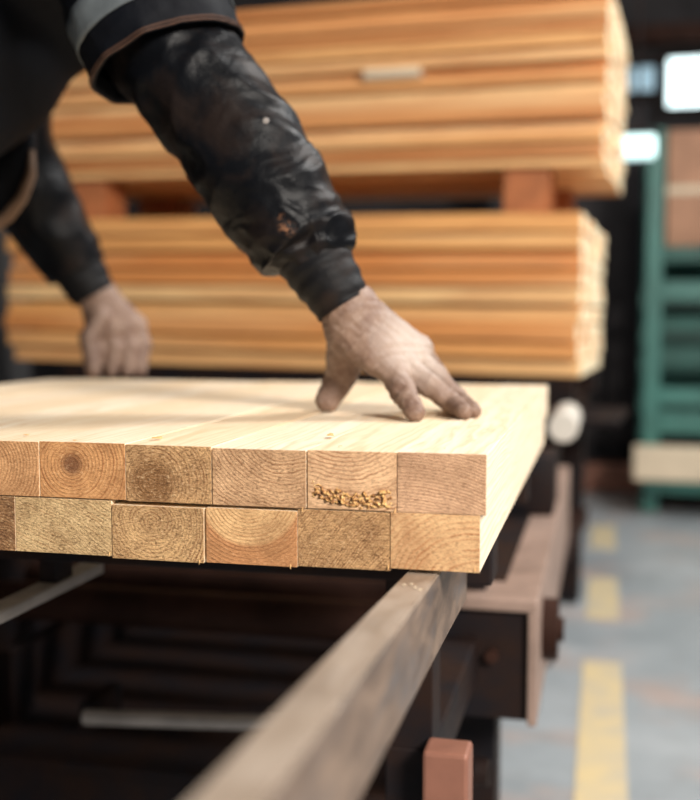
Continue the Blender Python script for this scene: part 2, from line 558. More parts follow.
bot_lab = [
    'right-hand timber of the bottom layer, pale end with rings arching like a hill',
    'bottom-layer timber with even dark brown speckled end under the torn one',
    'bottom-layer timber with bowl-shaped rings and a reddish lower right corner',
    'bottom-layer timber with coarse swirling speckled end, dark gap on its right',
    'bottom-layer timber with rough yellowish end, below the target-ringed one',
    'dark bottom-layer timber barely showing at the left frame edge',
]
boards = []


def board(x0, x1, z0, z1, endm, sidem, label, y0=0.0, y1=LEN):
    cx, cz = (x0 + x1) / 2, (z0 + z1) / 2
    m = MB().box((x0 - cx, y0, z0 - cz), (x1 - cx, y1, z1 - cz), 0.0005, 2)
    for f in m.b.faces:
        f.material_index = 0 if abs(f.normal.y) > 0.15 else 1
    o = m.build('timber_board', [endm, sidem])
    o.location = (cx, 0, cz)
    tag(o, label, 'timber', 'sawn timbers laid in two layers')
    return o


for i in range(11):
    z0, z1 = T_z[i] if i < 6 else (.8532, .9000 + random.uniform(-.0008, .0005))
    p = top_end[i] if i < 6 else ((random.uniform(-.1, .1), random.uniform(-.1, .1)), .0028, LT, DK, {})
    em = end_grain('end_grain_top', *p[:4], seed=i * 1.7, **p[4])
    sm = side_grain('side_grain_top', p[0], p[1] * 1.5, TOPL[i % 4], (0.70, 0.46, 0.25), i * 2.3)
    lab = top_lab[i] if i < 6 else 'top-layer timber of pale clean wood, %s from the right edge of the slab' % ordn[i]
    g = 0.0003 if i not in (1, 2) else 0.0010
    o = board(T_edges[i + 1] + g, T_edges[i] - 0.0003, z0, z1, em, sm, lab,
              (0, .0006, .0003, .0010, .0010, .0002)[i] if i < 6 else 0.0, LEN + random.uniform(-.004, .004))
    boards.append(o)
for i in range(11):
    z0, z1 = B_z[i] if i < 6 else (.8050, .8520)
    p = bot_end[i] if i < 6 else ((random.uniform(-.1, .1), random.uniform(-.1, .1)), .0028, LT, DK, {})
    em = end_grain('end_grain_bottom', *p[:4], seed=20 + i * 1.7, **p[4])
    sm = side_grain('side_grain_bottom', p[0], p[1] * 1.5, TOPL[(i + 2) % 4], (0.70, 0.46, 0.25), 30 + i * 2.3)
    lab = bot_lab[i] if i < 6 else 'bottom-layer timber of pale clean wood, %s from the right edge of the slab' % ordn[i]
    boards.append(board(B_edges[i][1], B_edges[i][0], z0, z1, em, sm, lab, (0, .0010, .0004, .0003, .0014, .001)[i] if i < 6 else 0.0,
                        LEN + random.uniform(-.004, .004)))

# torn golden bark pocket on the second top timber
M_golden, nt, b = nm('golden_torn_fibre')
n = N(nt)
v = n.coord()
f = n.noise(v, 260, 4, 0.7, 0.6)
c = n.ramp(f, [(0.36, (0.05, 0.018, 0.006)), (0.48, (0.38, 0.17, 0.05)), (0.60, (0.80, 0.52, 0.20)), (0.72, (0.95, 0.78, 0.48))])
nt.links.new(c, b.inputs['Base Color'])
b.inputs['Roughness'].default_value = 0.6
nt.links.new(n.bump(f, 0.8, 0.002), b.inputs['Normal'])
torn = bmesh.new()
par = boards[1]
nx, nz = 110, 36
xa, xb = -.1405 - par.location.x, -.0725 - par.location.x
grid = []
for i in range(nx + 1):
    u = i / nx
    x = xa + (xb - xa) * u
    zb = .8540 - par.location.z + 0.0075 * max(0, 1 - u / .45) + 0.0008 * math.sin(u * 17)
    zt = .8745 - .0075 * math.sin(min(1, u * 1.6) * 1.57) + .013 * max(0, u - .6) - par.location.z + 0.0018 * math.sin(u * 23) + 0.0012 * math.sin(u * 61)
    row = []
    for j in range(nz + 1):
        q = j / nz
        z = zb + (zt - zb) * q
        edge = min(1, 5 * min(q, 1 - q, u * 2, (1 - u) * 2))
        h = noise.noise(Vector((x * 330, z * 420, 3))) * 0.0044 + noise.noise(Vector((x * 900, z * 1000, 7))) * 0.0012
        y = 0.0012 - edge * (0.0014 + max(-0.0009, h))
        row.append(torn.verts.new((x, y, z)))
    grid.append(row)
for i in range(nx):
    for j in range(nz):
        torn.faces.new((grid[i][j], grid[i + 1][j], grid[i + 1][j + 1], grid[i][j + 1]))
mb = MB(); mb.b.free(); mb.b = torn
o = mb.build('bark_pocket', M_golden, par, smooth=True)
tag(o, 'golden torn bark pocket')

# splinters hanging from the sawn edges
for k, (px, py, dx, L) in enumerate(((199, 562, .6, 7), (290, 567, .9, 6), (395, 512, -.5, 6), (302, 510, .3, 5), (109, 555, .4, 5), (388, 568, .4, 5), (475, 570, -.3, 5))):
    a = aty(px, py - 1, -0.0006)
    par = min(boards, key=lambda bb: abs(bb.location.x - a.x) + 2 * abs(bb.location.z - a.z))
    s = MB().tube([a - par.location + Vector((0, .0016, .001)), a - par.location + Vector((.0004 * dx, -.0003, -.001)),
                   a - par.location + Vector((.0012 * dx, -.0012, -.0004 * L))], [.0006, .0005, .0001], 6)
    tag(s.build('splinter', M_chip, par), 'pale wood splinter at the sawn edge')

# wood chips lying on the slab and the rail
chips = [(157, 440, 'orange curl-shaped wood chip near the front of the slab, above the rough speckled timber'),
         (331, 437, 'largest orange wood chip on the slab, in front of the thumb'),
         (26, 436, 'tiny wood chip on the slab at the far left'),
         (340, 447, 'small brown wood crumb on the slab near the torn timber'),
         (445, 449, 'tiny reddish wood crumb on the right-hand timber near its front edge'),
         (75, 441, 'tiny wood crumb above the target-ringed timber')]
for k, (px, py, lab) in enumerate(chips):
    p = atz(px, py, .9003)
    s = (.0042, .0046, .0022, .0016, .0012, .0015)[k]
    m = MB()
    m.box((-s, -s * .55, 0.0002), (s, s * .55, s * .35), s * .12)
    for vtx in m.b.verts:
        vtx.co.z += 0.35 * abs(vtx.co.x) + noise.noise(vtx.co * 500) * s * .12
        vtx.co.y += noise.noise(vtx.co * 350 + Vector((k, 0, 0))) * s * .6
    o = m.build('wood_chip', M_chip)
    o.location = p; o.rotation_euler = (0, 0, .6 + k * 1.1)
    tag(o, lab, 'wood chip', 'wood chips on the slab')

# ------------------------------------------------------------------ steel rail running out towards the camera
r0 = Vector((-.0455, -.62, .8505))
r1 = Vector((-.0700, .235, .7875))
rt = empty('steel_rail', (r0.x + .013, r0.y, 0))
tag(rt, 'long worn grey-brown flat steel rail coming from under the slab towards the camera', 'rail')
m = MB()
ax = (r1 - r0)
side = Vector((0.0262, 0.0012, 0))
dn = Vector((0, 0, -.063))
vs = []
for t in (0, 1):
    p = r0 + ax * t
    vs.append([m.b.verts.new(p + q) for q in (Vector(), side, side + dn, dn)])
for k in range(4): m.b.faces.new((vs[0][k], vs[0][(k + 1) % 4], vs[1][(k + 1) % 4], vs[1][k]))
m.b.faces.new(vs[0][::-1]); m.b.faces.new(vs[1])
bmesh.ops.bevel(m.b, geom=list(m.b.edges), offset=0.0012, segments=3, affect='EDGES')
bmesh.ops.recalc_face_normals(m.b, faces=m.b.faces)
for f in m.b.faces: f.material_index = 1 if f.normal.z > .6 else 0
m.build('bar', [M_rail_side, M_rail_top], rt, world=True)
m = MB()
m.box((-.050, -.612, .004), (-.018, -.580, .786), .002)
m.build('post', M_steel_dark, rt, world=True)
MB().box((-.09, -.66, 0.0002), (.022, -.53, .006), .001).build('base_plate', M_steel_dark, rt, world=True)
for k, (px, py) in enumerate(((393, 593), (402, 591), (397, 602), (387, 610))):
    t_ = [0.66, 0.665, .65, .64][k]
    p = r0 + ax * t_ + side * (0.3 + .18 * k)
    o = MB().box((-.0012, -.0009, 0.0001), (.0012, .0009, .0008), .0002).build('wood_chip', M_pale)
    o.location = p + Vector((0, 0, .0004)); o.rotation_euler = (math.atan(ax.z / ax.y), 0, k)
    tag(o, 'pale wood crumb on the steel rail, %s of four from the left' % ['first', 'second', 'third', 'last'][k], 'wood chip', 'wood crumbs on the rail')

# ------------------------------------------------------------------ roller conveyor under the slab
cv = empty('roller_conveyor', (-.5, 1.4, 0))
tag(cv, 'dark oily steel roller conveyor frame carrying the slab of timbers', 'conveyor')
for y in (0.25, 0.74):
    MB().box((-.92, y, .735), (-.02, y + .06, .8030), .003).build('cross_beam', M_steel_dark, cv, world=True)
# right-hand side beam, an open channel with light worn lips
y0, y1 = .65, 2.05
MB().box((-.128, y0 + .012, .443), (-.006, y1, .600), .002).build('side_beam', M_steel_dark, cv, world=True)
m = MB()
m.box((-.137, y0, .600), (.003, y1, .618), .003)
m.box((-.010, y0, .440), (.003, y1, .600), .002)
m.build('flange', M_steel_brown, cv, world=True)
MB().box((-.104, y0 + .1, .6165), (-.050, y1 - .02, .6195), .001).build('cover_strip', M_steel_dark, cv, world=True)
MB().cyl((-.060, y0 - .002, .535), (-.060, y0 + .014, .535), .010, n=6).build('bolt', M_rust, cv, world=True)
MB().box((-.955, .65, .44), (-.90, 2.05, .615), .003).build('side_beam', M_steel_dark, cv, world=True)
MB().box((-.940, .27, .02), (-.925, 2.04, .50), .001).build('shade_side_panel', M_steel_dark, cv, world=True)  # added panel that hides the bright floor and keeps the underside dark
# uprights between beams and cross beams
for y in (0.75,):
    for x in (-.118, -.92):
        MB().box((x - .002, y - .06, .618 - .003), (x + .045, y + .04, .737), .002).build('upright', M_steel_dark, cv, world=True)
for x in (-.13, -.922):
    MB().box((x, .25, .500), (x + .05, .66, .56), .003).build('arm', M_steel_dark, cv, world=True)
    MB().box((x, .252, .555), (x + .05, .306, .737), .002).build('upright', M_steel_dark, cv, world=True)
for x in (-.135, -.955):
    for y in (.78, 1.9):
        MB().box((x, y, 0.0002), (x + .07, y + .08, .442), .003).build('leg', M_steel_dark, cv, world=True)
for k in range(9):
    y = .74 + k * .145
    MB().cyl((-.898, y, .545), (-.128, y, .545), .031).build('roller', M_rust, cv, smooth='auto', world=True)
MB().cyl((.003, .79, .540), (.026, .79, .540), .046).cyl((.026, .79, .540), (.034, .79, .540), .018).build('wheel', M_rust, cv, smooth='auto', world=True)
MB().box((-.125, 1.30, .6190), (-.006, 1.47, .735), .006).cyl((-.065, 1.29, .675), (-.065, 1.305, .675), .03).build('motor_box', M_steel_dark, cv, smooth='auto', world=True)
# added dark tray and skirt that stand in for shade under the slab
m = MB()
m.box((-.920, .66, .30), (-.14, 2.04, .315), .001)
m.box((-.920, 2.0, .0), (-.14, 2.04, .60), .001)
m.build('shade_tray', M_steel_dark, cv, world=True)
MB().box((-.920, .66, .02), (-.14, .672, .30), .001).build('shade_skirt', M_steel_dark, cv, world=True)
# pale cross pipe and pale guide bar under the slab
a, b_ = aty(85, 717, .60), aty(400, 727, .60)
MB().cyl(a, b_, .0115).build('cross_pipe', M_steel_grey, cv, smooth='auto', world=True)
MB().box((a.x - .01, .60, a.z - .02), (a.x + .012, .70, a.z + .02), .002).build('pipe_bracket', M_steel_dark, cv, world=True)
MB().box((b_.x - .01, .60, b_.z - .05), (b_.x + .012, .70, b_.z + .02), .002).build('pipe_bracket', M_steel_dark, cv, world=True)
ga = atz(-25, 626, .70)
gb = atz(104, 568, .70)
MB().box((ga.x - .016, ga.y - .2, .694), (ga.x + .012, gb.y, .708), .003).build('guide_bar', M_steel_grey, cv, world=True)
MB().box((ga.x - .012, .26, .706), (ga.x + .008, .30, .738), .001).build('hanger', M_steel_dark, cv, world=True)
# copper coloured bracket and dark knob at the foot of the leg
p = at(436, 766, 1.0)
MB().box((p.x - .023, .208, .47), (p.x + .023, .2505, p.z - .012), .004).build('bracket', M_copper, cv, world=True)
q = at(480, 772, 1.47)
MB().cyl((q.x - .09, q.y, q.z), (q.x + .012, q.y, q.z), .009).cyl((q.x - .008, q.y, q.z), (q.x + .012, q.y, q.z), .019).build('knob', M_steel_dark, cv, smooth='auto', world=True)

# ------------------------------------------------------------------ the two plank stacks behind
TH = -math.radians(4.7)
TILT = math.radians(0.9)
C0 = Vector((.004, 2.252, 0))
EX = Vector((math.cos(TH), math.sin(TH), 0))
EY = Vector((-math.sin(TH), math.cos(TH), 0))


def uon(px, z):
    """distance along the front face from the lower right corner for a photo column"""
    lo, hi = -3.0, 1.0
    for _ in range(40):
        mid = (lo + hi) / 2
        q = C0 + EX * mid - CP
        x = 350 + FPX * q.dot(RT) / q.dot(FW)
        if x < px: lo = mid
        else: hi = mid
    return lo


ROT = (Matrix.Rotation(TH, 3, 'Z') @ Matrix.Rotation(TILT, 3, 'Y')).to_euler()
PIV = C0 + Vector((0, 0, .841))
MT = (Matrix.Rotation(TH, 3, 'Z') @ Matrix.Rotation(TILT, 3, 'Y'))


def seat(o, u, v, z):
    """place an object in the frame of the slightly sagging stack"""
    o.location = PIV + MT @ Vector((u, v, z - .841))
    o.rotation_euler = ROT


def plank_mesh(L, W, H, mat):
    m = MB().box((-L, 0, 0), (0, W, H), 0.002, 2)
    for f in m.b.faces: f.material_index = 1 if abs(f.normal.x) > .8 else 0
    bmesh.ops.recalc_face_normals(m.b, faces=m.b.faces)
    me = D.meshes.new('plank')
    m.b.to_mesh(me); m.b.free()
    me.materials.append(mat); me.materials.append(M_cream)
    return me


def stack(which, z0, layers, H, W, deep, uR, uL, mat, seedv):
    rnd = random.Random(seedv)
    L = uR - uL
    meshes = [plank_mesh(L, W, H - .0012, mat), plank_mesh(L, W, H - .0085, mat), plank_mesh(L, W, H - .013, mat)]
    for l in range(layers):
        nth = ordn[layers - l - 1] if l < layers - 1 else ''
        lay = (nth + ' layer from the top') if nth else 'top layer'
        if which == 'upper' :
            nth = ordn[l] if l else ''
            lay = (nth + ' layer from the bottom') if nth else 'bottom layer'
        for k in range(deep):
            me = meshes[rnd.choice((0, 0, 1, 1, 2))]
            o = D.objects.new('plank', me)
            COL.objects.link(o)
            off = rnd.uniform(-.010, .012) if k == 0 else 0
            if k == 0 and rnd.random() < .25: off = .034
            if k == 0 and which == 'upper' and l == 8: off = .05
            end = rnd.uniform(-.006, .004)
            seat(o, uR + end, k * (W + .002) + (off if k == 0 else 0) + (.056 if k else 0), z0 + l * H)
            if k == 0:
                lab = 'front plank, %s of the %s background stack, seen along its edge' % (lay, which)
            else:
                lab = '%s plank from the front, %s of %s background stack, cream end' % (ordn[k], lay, which)
            tag(o, lab, 'plank', 'planks of the %s background stack' % which)


zlow = .8412
Hl = .0515
uLl, uRl = uon(14, 0), uon(573, 0)
stack('lower', zlow, 9, Hl, .138, 5, uRl, uLl, M_plankA, 3)
zt = zlow + 9 * Hl
zup = zt + .125
uLu, uRu = uon(46, 0), uon(592, 0)
stack('upper', zup, 15, .0335, .138, 5, uRu, uLu, M_plankB, 5)
bearers = (('left front', 62, 106, .02), ('right front', 494, 538, .02), ('left rear', 62, 106, .54), ('right rear', 494, 538, .54))
for lab, pa, pb, dv_ in bearers:
    ua, ub = uon(pa, 0), uon(pb, 0)
    o = MB().box((0, 0, 0), (ub - ua, .14, .1245), .004).build('bearer_block', M_block)
    seat(o, ua, dv_, zt + .0002)
    tag(o, 'red-brown square timber bearer between the two plank stacks, the %s one' % lab, 'bearer', 'bearers between the plank stacks')
o = MB().box((0, 0, 0), (uon(412, 0) - uon(358, 0), .045, .027), .003).build('wood_offcut', M_pale)
seat(o, uon(358, 0), .001, zup + 8 * .0335 + .0002)
tag(o, 'short pale wood offcut lodged in a dark slot of the upper background stack', 'offcut')

# trestle that carries them
st = empty('storage_trestle', (0, 0, 0))
q = PIV + MT @ Vector((-.8, .40, -.841))
st.location = q; st.rotation_euler = ROT
tag(st, 'dark steel trestle under the lower background plank stack', 'trestle')
for y in (-.40, .30):
    MB().box((-.85, y, .76), (.80, y + .1, .8405), .003).build('rail', M_steel_dark, st)
for x in (-.82, .68):
    MB().box((x, -.42, .68), (x + .08, .42, .760), .003).build('cross_member', M_rust, st)
    for y in (-.40, .32):
        MB().box((x, y, .004 + (.004 if x > 0 else -.016)), (x + .08, y + .08, .68), .003).build('leg', M_steel_dark, st)
MB().box((-.85, -.38, .28), (.78, .38, .34), .003).build('lower_deck', M_rust, st)
MB().box((.76, -.32, .700), (.92, .20, .716), .002).build('side_shelf', M_steel_dark, st)
q = at(563, 425, 2.62)
pp = empty('pipe_roll', (q.x, q.y, .7025 + .038))
tag(pp, 'short white round pipe lying end-on behind the right corner of the slab', 'pipe')
MB().cyl((0, 0, 0), (0, .32, 0), .0375, n=40).build('tube', M_white, pp, smooth='auto')
MB().cyl((0, -.006, 0), (0, 0, 0), .034, .0375, n=40).build('end_cap', M_white, pp, smooth='auto')

# dark column at the far left behind the worker
cl = aty(-12, 300, 3.6)
tag(MB().box((cl.x - .10, 3.6, 0.0002), (cl.x + .10, 3.8, 4.98), .01).build('steel_column', flat('grey_column', (.10, .095, .095), .7)),
    'grey steel column at the left frame edge behind the worker', 'column')

# ------------------------------------------------------------------ green rack on the right
ry = 4.93
rx = atz(641, 508, 0).x
rx = aty(643, 400, ry).x
gr = empty('green_rack', (rx + .6, ry + .3, 0))
tag(gr, 'tall green steel rack with slatted shelves at the right frame edge', 'rack')


def zat(py, Y=ry, px=670): return aty(px, py, Y).z


ztop = zat(128)
for x in (rx, rx + 1.25):
    for y in (ry, ry + .6):
        MB().box((x, y, 0.0002), (x + .085, y + .07, ztop), .004).build('post', M_green_lt, gr, world=True)
slats = [(246, 262, M_green), (281, 300, M_green_lt), (318, 330, M_green), (347, 366, M_green), (388, 405, M_green_lt), (412, 434, M_green_lt), (478, 490, M_green)]
for a_, b2, mt in slats:
    MB().box((rx + .085, ry + .01, zat(b2)), (rx + 1.25, ry + .05, zat(a_)), .004).build('crossbar', mt, gr, world=True)
MB().box((rx + .086, ry + .05, zat(262)), (rx + 1.249, ry + .62, zat(248)), .003).build('shelf', M_green, gr, world=True)
MB().box((rx + .086, ry + .05, zat(490)), (rx + 1.249, ry + .62, zat(478)), .003).build('shelf', M_green, gr, world=True)
MB().box((rx + .086, ry + .56, zat(440)), (rx + 1.249, ry + .59, zat(262)), .003).build('back_panel', M_green, gr, world=True)
MB().box((rx + .01, ry - .145, zat(490)), (rx + 1.249, ry - .001, zat(478)), .003).build('ledge', M_green, gr, world=True)
MB().box((rx + .02, ry + .1, zat(512)), (rx + 1.3, ry + .5, zat(492)), .003).build('plinth', M_steel_dark, gr, world=True)
# goods on the rack
o = MB().box((-.6, -.07, 0), (.6, .07, zat(441) - zat(474)), .01).build('pale_beam', M_pale)
o.location = (rx + .555, ry - .072, zat(478) + .0005)
tag(o, 'pale cream timber beam lying on the front ledge of the green rack', 'beam')
zs = zat(246) + .003
for k, (dx, wd, hh) in enumerate(((.10, .42, zat(128) - zat(246)), (.56, .55, (zat(100) - zat(246))))):
    t = empty('brown_carton', (rx + dx + wd / 2, ry + .3, zs))
    tag(t, ['brown cardboard carton on top of the green rack, nearest the post', 'taller brown cardboard carton on top of the green rack at the frame edge'][k], 'carton', 'cartons on the green rack')
    MB().box((-wd / 2, -.22, 0), (wd / 2, .22, hh), .008).build('body', M_card, t)
    MB().box((-wd / 2 - .001, -.2215, hh * .45), (wd / 2 + .001, .2215, hh * .52), .001).build('strap', M_pale, t)

# dark machine cabinet against the back wall and a reddish beam on the floor before it
cb = empty('machine_cabinet', (-.1, 6.3, 0))
tag(cb, 'tall dark machine cabinet in the background between the stacks and the green rack', 'cabinet')
MB().box((-.55, -.35, .0002), (.40, .35, 2.3), .02).build('body', flat('cabinet_black', (.028, .027, .031), .5), cb)
for k in range(2):
    MB().box((-.52 + k * .46, -.372, .25), (-.08 + k * .46, -.348, 2.2), .006).build('door', flat('door_black', (.040, .036, .038), .45), cb)
o = MB().box((-.7, -.07, 0), (.62, .07, .16), .01).build('floor_beam', M_copper)
o.location = (-.10, 5.6, .0005)
tag(o, 'reddish brown steel beam lying on the floor before the dark cabinet', 'beam')


# ------------------------------------------------------------------ the worker
def smin(a, b, k):
    h = np.clip(0.5 + 0.5 * (b - a) / k, 0, 1)
    return b * (1 - h) + a * h - k * h * (1 - h)


def capsule(P, a, b, ra, rb):
    a, b = np.array(a, dtype=float), np.array(b, dtype=float)
    ab = b - a
    t = np.clip(((P - a) @ ab) / max(1e-9, ab @ ab), 0, 1)
    return np.linalg.norm(P - a - t[..., None] * ab, axis=-1) - (ra + (rb - ra) * t)


def ellipsoid(P, c, r, rot=None):
    q = P - np.array(c, dtype=float)
    if rot is not None: q = q @ np.array(rot.transposed())[:, :].T
    r = np.array(r, dtype=float)
    k0 = np.linalg.norm(q / r, axis=-1)
    k1 = np.linalg.norm(q / (r * r), axis=-1)
    return k0 * (k0 - 1) / np.maximum(k1, 1e-9)


def surface_nets(fn, lo, hi, h):
    lo, hi = np.array(lo, float), np.array(hi, float)
    nn = np.ceil((hi - lo) / h).astype(int) + 1
    ax_ = [lo[i] + h * np.arange(nn[i]) for i in range(3)]
    V = np.empty(tuple(nn), np.float32)
    for i in range(0, nn[0], 16):
        X, Y, Z = np.meshgrid(ax_[0][i:i + 16], ax_[1], ax_[2], indexing='ij')
        V[i:i + 16] = fn(np.stack([X, Y, Z], -1))
    S = V < 0
    cs = [(a, b, c) for a in (0, 1) for b in (0, 1) for c in (0, 1)]
    sl = lambda A, c: A[c[0]:nn[0] - 1 + c[0], c[1]:nn[1] - 1 + c[1], c[2]:nn[2] - 1 + c[2]]
    cnt = sum(sl(S, c).astype(np.int8) for c in cs)
    act = (cnt > 0) & (cnt < 8)
    idx = -np.ones(act.shape, np.int64)
    ijk = np.argwhere(act)
    idx[act] = np.arange(len(ijk))
    acc = np.zeros((len(ijk), 3)); num = np.zeros(len(ijk))
    for c in cs:
        for d in range(3):
            if c[d]: continue
            c2 = list(c); c2[d] = 1
            va = V[ijk[:, 0] + c[0], ijk[:, 1] + c[1], ijk[:, 2] + c[2]]
            vb = V[ijk[:, 0] + c2[0], ijk[:, 1] + c2[1], ijk[:, 2] + c2[2]]
            x = (va < 0) != (vb < 0)
            t = np.where(x, va / np.where(x, va - vb, 1), 0)
            p = np.tile(np.array(c, float), (len(ijk), 1)); p[:, d] = t
            acc += p * x[:, None]; num += x
    verts = lo + h * (ijk + acc / num[:, None])
    quads = []
    for d in range(3):
        A = np.take(S, range(nn[d] - 1), d); B = np.take(S, range(1, nn[d]), d)
        E = np.argwhere(A != B)
        fl = A[tuple(E.T)]
        e1, e2 = [k for k in range(3) if k != d]
        if d == 1: e1, e2 = e2, e1
        ok = (E[:, e1] > 0) & (E[:, e2] > 0) & (E[:, e1] < nn[e1] - 1) & (E[:, e2] < nn[e2] - 1)
        E, fl = E[ok], fl[ok]
        def cell(o1, o2):
            q = E.copy(); q[:, e1] -= o1; q[:, e2] -= o2
            return idx[tuple(q.T)]
        Q = np.stack([cell(1, 1), cell(0, 1), cell(0, 0), cell(1, 0)], 1)
        Q[~fl] = Q[~fl][:, ::-1]
        quads.append(Q)
    return verts, np.concatenate(quads)


def A3(v): return np.array(v[:], dtype=float)


def field(prims, k):
    def fn(P):
        d = None
        for p in prims:
            kk = p[-1] if p[0] == 'kc' else k
            if p[0] in ('c', 'kc'): e = capsule(P, p[1], p[2], p[3], p[4])
            else: e = ellipsoid(P, p[1], p[2], p[3] if len(p) > 3 else None)
            d = e if d is None else smin(d, e, kk)
        return d
    return fn


def make_mesh(name, parts, mats, parent):
    """parts: (verts, quads, material index); all joined in ONE mesh"""
    vs, fs, mi, o0 = [], [], [], 0
    for v_, q_, mt in parts:
        vs.append(v_); fs.append(q_ + o0); mi += [mt] * len(q_); o0 += len(v_)
    vs, fs = np.concatenate(vs), np.concatenate(fs)
    Mi = np.array(inv(parent))
    vs = vs @ Mi[:3, :3].T + Mi[:3, 3]
    me = D.meshes.new(name)
    me.from_pydata(vs.tolist(), [], fs.tolist())
    for m_ in mats: me.materials.append(m_)
    me.polygons.foreach_set('material_index', mi)
    me.polygons.foreach_set('use_smooth', [True] * len(mi))
    me.update()
    o = D.objects.new(name, me)
    COL.objects.link(o); o.parent = parent
    return o


# joints
SR = at(76, -109, 1.26)         # near shoulder
SL = at(-6, 20, 1.74)           # far shoulder
ER = at(232, 128, 1.185)        # near elbow
WR = at(345, 305, 1.150)        # near wrist
EL = at(14, 165, 1.88)
WL = at(95, 292, 1.93)
mid = (SR + SL) / 2
fwd = Vector((SL - SR)).cross(Vector((0, 0, -1))).normalized()      # chest direction
if fwd.x < 0: fwd = -fwd
chest = mid - fwd * .10 + Vector((0, 0, -.13)) + Vector((-.06, 0, 0))
pel = Vector((-1.17, .38, 1.04))
hipv = (SL - SR); hipv.z = 0; hipv.normalize()
neck = mid + Vector((-.01, 0, .07))
head = neck + fwd * .10 + Vector((0, 0, .15))
wk = empty('person', (-1.2, .42, 0))
tag(wk, 'person in black work jacket with grey reflective band leaning over the slab of timbers', 'person')

# --- near hand (right), tented on the fingertips
hand = []
idxM, midM, rinM, pinM = at(419, 349, 1.190), at(413, 356, 1.172), at(404, 364, 1.152), at(392, 371, 1.136)
hand += [('c', A3(at(325, 280, 1.155)), A3(WR), .028, .027)]
for mcp, r in ((idxM, .0145), (midM, .0150), (rinM, .0145), (pinM, .0140)):
    hand.append(('c', A3(WR.lerp(mcp, .12)), A3(mcp), .0235, r))
hand.append(('c', A3(at(350, 335, 1.150)), A3(at(372, 358, 1.138)), .023, .017))    # heel of the palm
hand.append(('c', A3(at(346, 330, 1.165)), A3(at(345, 362, 1.195)), .022, .017))    # thumb base
palm = field(hand, .014)
fing = []
def finger(pts, rs):
    fing.append([('c', A3(pts[i]), A3(pts[i + 1]), rs[i], rs[i + 1]) for i in range(len(pts) - 1)])
zt_ = .9003
def tipz(px, py, r):
    p = atz(px, py, zt_ + r * .92)
    return p
finger([pinM, at(403, 391, 1.118), tipz(415, 412, .0100)], [.0150, .0132, .0108])
finger([rinM, at(427, 384, 1.140), at(450, 402, 1.142), tipz(464, 412, .0085)], [.0140, .0122, .0105, .0085])
finger([midM, at(436, 377, 1.170), at(458, 398, 1.172), tipz(474, 411, .0080)], [.0140, .0118, .0100, .0080])
finger([idxM, at(436, 374, 1.205), at(452, 394, 1.222), tipz(459, 407, .0085)], [.0135, .0112, .0096, .0085])
finger([at(346, 350, 1.185), at(341, 376, 1.206), tipz(328, 400, .0140)], [.0190, .0170, .0142])
ffn = [field(f_, .006) for f_ in fing]
def hand_fn(P):
    d = palm(P)
    for k_, f_ in enumerate(ffn):
        d = smin(d, f_(P), .007 if k_ < 4 else .012)
    # tendons and glove-like creases across the back
    d += .0007 * np.sin(P[..., 0] * 310 + 3 * np.sin(P[..., 2] * 120)) * np.sin(P[..., 2] * 260 + P[..., 1] * 190)
    d += .0004 * np.sin(P[..., 0] * 720 + P[..., 1] * 500) * np.sin(P[..., 2] * 640)
    return np.maximum(d, zt_ + .0003 - P[..., 2])
def bounds(pts, pad):
    a = np.array([p[:] for p in pts])
    return a.min(0) - pad, a.max(0) + pad
lo, hi = bounds([at(325, 280, 1.155), idxM, pinM, tipz(474, 410, .008), tipz(330, 403, .011), tipz(417, 413, .01), tipz(459, 407, .009)], .035)
hv, hq = surface_nets(hand_fn, lo, hi, .0019)

# --- far hand (left), knuckles down on the back of the slab
fk = [at(96 + 0, 330, 1.915), at(111, 328, 1.925), at(125, 327, 1.94), at(137, 325, 1.955)]
h2 = [('c', A3(at(82, 272, 1.925)), A3(WL), .030, .029)]
for p in fk: h2.append(('c', A3(WL.lerp(p, .15)), A3(p), .027, .019))
palm2 = field(h2, .016)
fing2 = []
for k, p in enumerate(fk):
    t1 = p + Vector((.006 + .003 * k, -.004, -.036))
    t1.z = max(t1.z, .930)
    t2 = Vector((t1.x - .002, t1.y - .012, zt_ + .0105))
    fing2.append([('c', A3(p), A3(t1), .0155, .0135), ('c', A3(t1), A3(t2), .0135, .0115)])
th = at(100, 318, 1.90)
fing2.append([('c', A3(th), A3(at(88, 338, 1.885)), .018, .0150), ('c', A3(at(88, 338, 1.885)), A3(Vector((at(92, 362, 1.87).x, at(92, 362, 1.87).y, zt_ + .012))), .0150, .0120)])
f2 = [field(f_, .006) for f_ in fing2]
def hand2_fn(P):
    d = palm2(P)
    for f_ in f2: d = smin(d, f_(P), .008)
    return np.maximum(d, zt_ + .0003 - P[..., 2])
lo, hi = bounds([at(82, 272, 1.925), *fk, Vector((fk[0].x, fk[0].y, .90)), at(88, 338, 1.885)], .045)
hv2, hq2 = surface_nets(hand2_fn, lo, hi, .0028)

